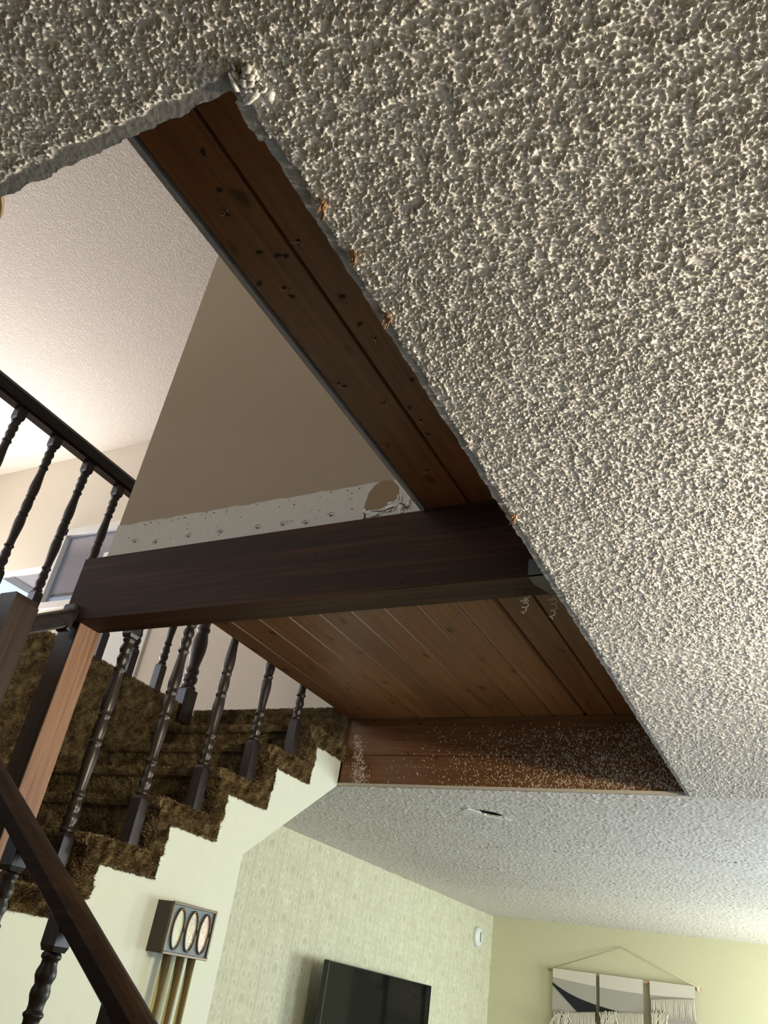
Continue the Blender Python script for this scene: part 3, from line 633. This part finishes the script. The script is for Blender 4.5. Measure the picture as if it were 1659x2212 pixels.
pile_mesh([((XE, .7, .075), (0, yr(2)-.7+.05, 0), (0, 0, .085), (1, 0, 0), D1*2.6, .014), ((XL, 1.6, .16), (XE-XL, 0, 0), (0, .7, 0), (0, 0, 1), D1*.2, .013)], 'carpet_pile', ld)
sd = MB().box(XL-.07, XL, .4, 3.965, .10, ZU, bev=.014).build('side_panel', M['carpet'], st, label='brown carpet covered side wall left of the stairs')
pile_mesh([((XL, 1.95, .16), (0, 2.0, 0), (0, 0, 1.28), (1, 0, 0), D1*.72, .016), ((XL-.01, 1.95, ZU-.012), (0, 2.0, 0), (.012, 0, .012), (.5, 0, .8), D1*3, .012), ((XL-.07, 3.965, .8), (.07, 0, 0), (0, 0, .65), (0, 1, 0), D1*2, .013)], 'carpet_pile', sd)
# lower flight, leaving the landing towards the room
lst = thing('lower_stairs', (-1.2, 1.24, ZF), 'lower flight of brown carpeted steps descending from the landing under the foreground handrail', 'stairs')
for k in range(1, 9):
    z = .16-.215*k; x0 = XS+.333*(k-1)
    if z-.1 < ZF: break
    MB().box(x0+.002, x0+.333+.03, .7, 1.78, z-.215, z, bev=.014).build('step', M['carpet'], lst)

# ------------------------------------------------------------------ balusters
HB = [(0, .017), (.006, .022), (.014, .0225), (.02, .0165), (.03, .017), (.045, .0225), (.056, .0235), (.068, .019), (.076, .0165), (.088, .021), (.1, .0215), (.112, .0175), (.124, .0155), (.134, .0165), (.139, .022), (.145, .0225), (.15, .018),
      (.158, .0165), (.19, .0172), (.23, .0205), (.27, .0235), (.295, .0238), (.32, .0215), (.334, .018), (.339, .0225), (.346, .0228), (.351, .0185), (.362, .0195), (.382, .0225), (.396, .0232)]
HB = [(z, .0275+(r-.0235)*.95) for z, r in HB]
PROF = [(r, z) for z, r in HB] + [(r, .796-z) for z, r in reversed(HB[:-1])]
def baluster(bx, by, z_bot, z_block, z_top, k=1.0, name='baluster', kz=1.0):
    """square foot z_bot..z_block, turned shaft of .796, square top block up to z_top"""
    mb = MB(); k *= 1.0; a = .0265*k
    zt_ = z_block+.796*kz
    for z0, z1, up in ((z_bot, z_block, 1), (zt_, z_top, -1)):
        c = .014*k; r = .0215*k
        e = (z1, z1-c) if up > 0 else (z0, z0+c)
        rings = [(a, z0), (a, e[1]), (r, e[0])] if up > 0 else [(r, e[0]), (a, e[1]), (a, z1)]
        vs = [(bx+sx*h, by+sy*h, z) for h, z in rings for sx, sy in ((-1, -1), (1, -1), (1, 1), (-1, 1))]
        mb.add(vs, [(i*4+j, i*4+(j+1) % 4, i*4+4+(j+1) % 4, i*4+4+j) for i in range(2) for j in range(4)] + [(3, 2, 1, 0), (8, 9, 10, 11)])
    mb.lathe([(r*k, z_block+z*kz) for r, z in PROF], bx, by, 22)
    return mb
# railing of the main flight
BX = -2.565
rl = thing('stair_railing', (BX, 2.9, .16), 'dark turned balusters standing on the edge of the carpeted steps', 'railing')
def hr_bottom(y): return .975+.652*(y-1.815)
def molded(y0, y1, xc, half=.042, th=.085):
    prof = [(-.6, 0), (.6, 0), (.72, .12), (.72, .25), (1, .38), (1, .72), (.8, .92), (.45, 1), (-.45, 1), (-.8, .92), (-1, .72), (-1, .38), (-.72, .25), (-.72, .12)]
    a = [(xc+half*u, y0, hr_bottom(y0)+th*w) for u, w in prof]; b = [(xc+half*u, y1, hr_bottom(y1)+th*w) for u, w in prof]; n = len(prof)
    return MB().add(a+b, [tuple(range(n))[::-1], tuple(range(n, 2*n))]+[(i, (i+1) % n, n+(i+1) % n, n+i) for i in range(n)])
for k in range(1, 6):
    by = 2.27+.3315*(k-1); zb_ = .36+.2205*(k-1)
    baluster(BX, by, zt(k)+.002, zb_, hr_bottom(by)+.02).build('baluster', M['baluster'], rl)
molded(2.16, 4.0, BX).build('handrail', M['raily'], rl)
lr = thing('short_handrail', (-2.6, 1.9, 1.0), 'short dark moulded handrail between square newel and support post', 'handrail')
molded(1.802, 1.978, -2.61).build('rail', M['raily'], lr)
MB().box(-2.645, -2.575, 1.955, 1.978, hr_bottom(1.955)-.01, hr_bottom(1.97)+.10, bev=.01).build('end_block', M['raily'], lr)

sp_ = thing('support_post', (-2.62, 2.06, .16), 'square wooden post with a pale brown side face holding up the timber beam', 'post')
MB().box(-2.676, -2.569, 2.0, 2.117, .162, 1.1065, bev=.003).build('post_shaft', M['newel'], sp_)
MB().box(-2.569, -2.566, 2.0015, 2.1155, .162, 1.1063).build('raw_face', M['post'], sp_, label='pale unstained side face')
nw = thing('newel_post', (-2.62, 1.742, .16), 'dark square newel post at the landing corner near left picture edge', 'post')
MB().box(-2.68, -2.565, 1.684, 1.80, .162, 1.07, bev=.003).prism([(-2.68+.002, 1.07), (-2.565-.002, 1.07), (-2.565-.014, 1.094), (-2.68+.014, 1.094)], 1, 1.690, 1.795).build('post_shaft', M['newel'], nw)

# railing of the lower flight in the foreground
fr_ = thing('lower_railing', (-1.8, 1.742, -.5), 'foreground dark handrail slanting down over a turned baluster', 'railing')
def lz(x): return .226-.668*(x+2.119)
prof = [(1.703, .006), (1.708, 0), (1.78, 0), (1.785, .006), (1.787, .05), (1.775, .068), (1.755, .074), (1.733, .074), (1.712, .068), (1.701, .05)]
x0, x1 = -2.564, -.35; n = len(prof)
MB().add([(x0, y, lz(x0)+z) for y, z in prof]+[(x1, y, lz(x1)+z) for y, z in prof], [tuple(range(n))[::-1], tuple(range(n, 2*n))]+[(i, (i+1) % n, n+(i+1) % n, n+i) for i in range(n)]).build('handrail', M['rail'], fr_)
for i in range(4):
    bx = -1.872+.27*(i-1)
    k_ = 1+int((bx-XS)//.333); zstep = .16-.215*k_
    zt2 = lz(bx)-.075
    baluster(bx, 1.742, zstep+.001, zt2-.80, lz(bx)+.012, k=1.0).build('baluster', M['baluster'], fr_)

# guard railing upstairs
XG = -3.695
gr = thing('guard_railing', (XG, 2.6, ZU), 'dark guard railing with turned balusters on the upper floor edge', 'railing')
gp = [(-.045, .012), (-.03, 0), (.03, 0), (.045, .012), (.045, .075), (.03, .1), (-.03, .1), (-.045, .075)]; n = 8
MB().add([(XG+u, .42, 2.49+w) for u, w in gp]+[(XG+u, 3.83, 2.49+w) for u, w in gp], [tuple(range(n))[::-1], tuple(range(n, 2*n))]+[(i, (i+1) % n, n+(i+1) % n, n+i) for i in range(n)]).build('handrail', M['raily'], gr)
for i in range(-3, 7):
    baluster(XG, 2.01+.2635*i, ZU-.01, 1.622, 2.495).build('baluster', M['baluster'], gr)
gy = 3.88; mb = MB()
mb.box(XG-.055, XG+.055, gy-.055, gy+.055, ZU-.12, 1.56, bev=.012)
mb.lathe([(.045, 1.555), (.052, 1.565), (.052, 1.58), (.040, 1.59), (.038, 1.60), (.048, 1.615), (.050, 1.64), (.040, 1.66), (.038, 1.668), (.046, 1.68), (.046, 1.695), (.040, 1.71), (.036, 1.72), (.045, 1.78), (.053, 1.84), (.053, 1.90), (.042, 1.955), (.036, 1.97), (.046, 1.985), (.046, 2.0), (.036, 2.02), (.044, 2.1), (.05, 2.2), (.045, 2.3), (.036, 2.36)], XG, gy, 24)
mb.box(XG-.055, XG+.055, gy-.055, gy+.055, 2.35, 2.66, bev=.01)
mb.build('newel', M['baluster'], gr)

# ------------------------------------------------------------------ door chime on the stair wall
ch = thing('door_chime', (-2.455, 2.94, .12), 'dark boxed door chime with three oval windows and long brass tubes', 'door chime')
CX, CY0, CY1, CZ0, CZ1 = -2.409, 2.794, 3.085, .027, .218
MB().box(XS, CX-.0125, CY0+.002, CY1-.002, CZ0+.002, CZ1-.002).build('box', M['chimebox'], ch)
mb = MB()
for i in range(4):
    t = .011
    q = [(CY0, CY1, CZ0, CZ0+t), (CY0, CY1, CZ1-t, CZ1), (CY0, CY0+t, CZ0+t, CZ1-t), (CY1-t, CY1, CZ0+t, CZ1-t)][i]
    mb.box(CX-.012, CX, *q, bev=.002)
mb.build('face_frame', M['bronze'], ch, label='thin bronze front frame')
MB().box(CX-.012, CX-.009, CY0+.011, CY1-.011, CZ0+.011, CZ1-.011).build('face_panel', M['chimeface'], ch, label='blue grey front panel')
for i, y in enumerate((2.857, 2.943, 3.028)):
    p = [(CX-.003, y+math.cos(a)*.0335, .1225+math.sin(a)*.074) for a in [2*math.pi*k/32 for k in range(33)]]
    r_ = MB().tube(p, .0042, 8).build('oval_rim', M['bronze'], ch)
    mb = MB(); q = [(y+math.cos(2*math.pi*k/28)*.0315, .1225+math.sin(2*math.pi*k/28)*.072) for k in range(28)]
    mb.prism(q, 0, CX-.009, CX-.0075).build('oval_window', M['opal%d' % (i+1)], r_)
for i, (y, bot) in enumerate(((2.862, -1.0), (2.945, -1.2), (3.018, -1.35))):
    MB().lathe([(.0165, bot), (.0175, bot+.01), (.0175, .03)], -2.438, y, 20).build('chime_tube', M['brass'], ch)

# ------------------------------------------------------------------ television
TX = -3.43
tv = thing('television', (TX, 6.78, -.36), 'black flat screen television on the patterned wall', 'television')
sk = math.tan(math.radians(.9))
def tvbox(x0, x1, y0, y1, z0, z1):
    mb = MB().box(x0, x1, y0, y1, z0, z1); mb.v = [(x, y, z-(y-5.83)*sk) for x, y, z in mb.v]; return mb
tvbox(TX-.045, TX-.006, 5.83, 7.72, -.89, .184).build('back_shell', M['tvbody'], tv)
tvbox(TX-.006, TX-.004, 5.837, 7.713, -.875, .178).build('screen', M['screen'], tv)
mb = MB()
for q in ((5.83, 7.72, .178, .184), (5.83, 7.72, -.89, -.875), (5.83, 5.837, -.875, .178), (7.713, 7.72, -.875, .178)):
    c = tvbox(TX-.006, TX, *q); mb.add(c.v, c.f)
mb.build('bezel', plain('dark_grey_bezel', (0.05, 0.05, 0.05), 0.3), tv)
MB().box(XT, TX-.04, 6.7, 6.86, -.45, -.25).box(XT, XT+.03, 6.5, 7.06, -.6, -.1).build('wall_mount', M['tvbody'], tv)

# round detector
dt = thing('smoke_detector', (XT, 9.385, .725), 'round white smoke detector high on the patterned wall', 'smoke detector')
MB().lathe([(.10, XT), (.10, XT+.03), (.092, XT+.045), (.06, XT+.052), (.001, XT+.053)], 9.385, .725, 32, axis=0).build('housing', M['whiteplastic'], dt)
MB().box(XT+.052, XT+.0555, 9.372, 9.396, .675, .775).build('slot', plain('grey_slot', (.1, .14, .15), .4), dt)

# unseen torchiere body added under the bulb; its bowl blocks light going down
lp = thing('torchiere_lamp', (1.25, 1.75, ZF), 'added unseen bronze torchiere lamp at the right, bowl blocking light from going down', 'lamp')
LX, LY = 1.25, 1.75
MB().lathe([(.03, .555), (.09, .57), (.15, .61), (.175, .655), (.168, .655), (.14, .615), (.085, .58), (.02, .57)], LX, LY, 28, caps=False).build('light_block_bowl', M['bronze'], lp)
MB().lathe([(.015, ZF+.03), (.015, .56)], LX, LY, 12).build('pole', M['bronze'], lp)
MB().lathe([(.17, ZF), (.17, ZF+.015), (.05, ZF+.035), (.015, ZF+.04)], LX, LY, 24).build('base', M['bronze'], lp)

# ------------------------------------------------------------------ woven wall hanging
HY = 9.84
hg = thing('wall_hanging', (-2.19, HY, .53), 'woven cream, grey and black wall hanging in three panels on the olive wall', 'wall hanging')
MB().lathe([(.016, -2.98), (.016, -1.385)], HY, .522, 14, axis=0).build('dowel', M['dowel'], hg)
MB().tube([(-2.955, HY-.02, .535), (-2.19, YB-.012, .825), (-1.42, HY-.02, .535)], .005, 6).build('cord', M['cord'], hg)
MB().lathe([(.02, -1.435), (.026, -1.43), (.026, -1.415), (.02, -1.41)], HY, .522, 12, axis=0).build('cord_knot', M['yarn'], hg)
def cloth(name, x0, x1, top, bot, mat, par, y=0.0, nx=14):
    vs = []
    for i in range(nx+1):
        x = x0+(x1-x0)*i/nx; vs += [(x, HY-.022-y, top(x)), (x, HY-.022-y, bot(x)), (x, HY-.010-y, top(x)), (x, HY-.010-y, bot(x))]
    fs = []
    for i in range(nx):
        a = i*4; fs += [(a, a+4, a+5, a+1), (a+2, a+3, a+7, a+6), (a, a+2, a+6, a+4), (a+1, a+5, a+7, a+3)]
    fs += [(0, 1, 3, 2), (nx*4, nx*4+2, nx*4+3, nx*4+1)]
    return MB().add(vs, fs).build(name, mat, par)
band_b = lambda x: .455-.03*math.sin((x+2.93)*2.2)-.03*(x+2.93)/1.5
ctop = lambda x: .405-.17*(1-math.exp(-(x+2.928)*3.2))-.045*(x+2.928)
cbot = lambda x: max(.38-.8*(x+2.928), .1)
yt = lambda x: .12+.085*math.sin((x+2.9)*1.35)+.055*(x+2.9)/1.5
rr = random.Random(5)
for x0, x1 in ((-2.928, -2.455), (-2.418, -1.965), (-1.897, -1.45)):
    pn = cloth('panel', x0, x1, lambda x: .54, lambda x: -.62+.05*math.sin(x*9), M['fabric_grey'], hg)
    cloth('pale_band', x0, x1, lambda x: .54, band_b, M['fabric_light'], pn, y=.004)
    if x0 < -2: cloth('black_shape', x0, x1 if x0 < -2.5 else -2.2, ctop, (lambda x: max(cbot(x), .1)) if x0 < -2.5 else (lambda x: max(.10, .1+.12*(x+2.418))), M['fabric_black'], pn, y=.005)
    # rows of raised yarn ribs, each a thick vertical loop
    mb = MB(); n = 30
    for i in range(n):
        x = x0+.02+(x1-x0-.03)*i/(n-1); t = yt(x)
        if x0 < -2.5 and i < 9: t -= .06
        bb = t-.18 if x0 > -2 else -.2
        if x0 > -2: t += .13+.1*(x+1.9); bb = t-.17-.06*(x+1.9)
        mb.tube([(x, HY-.03, t), (x, HY-.045, t-.012), (x+rr.uniform(-.003, .003), HY-.045, (t+bb)/2), (x, HY-.03, bb)], .0062, 6)
    mb.build('yarn_ribs', M['yarn'], pn)
    mb = MB()
    for i in range(26):
        x = x0+.02+rr.uniform(0, .15); t = yt(x)-.02+rr.uniform(-.02, .02)+(.03 if x0 > -2 else 0)
        mb.tube([(x, HY-.03, t), (x+rr.uniform(-.03, .05), HY-.065, t+.01), (x+rr.uniform(-.04, .05), HY-.06, t-.07), (x+rr.uniform(-.05, .05), HY-.04, t-.16)], [.005, .007, .006, .003], 5)
    mb.build('fringe', M['yarn'], pn)
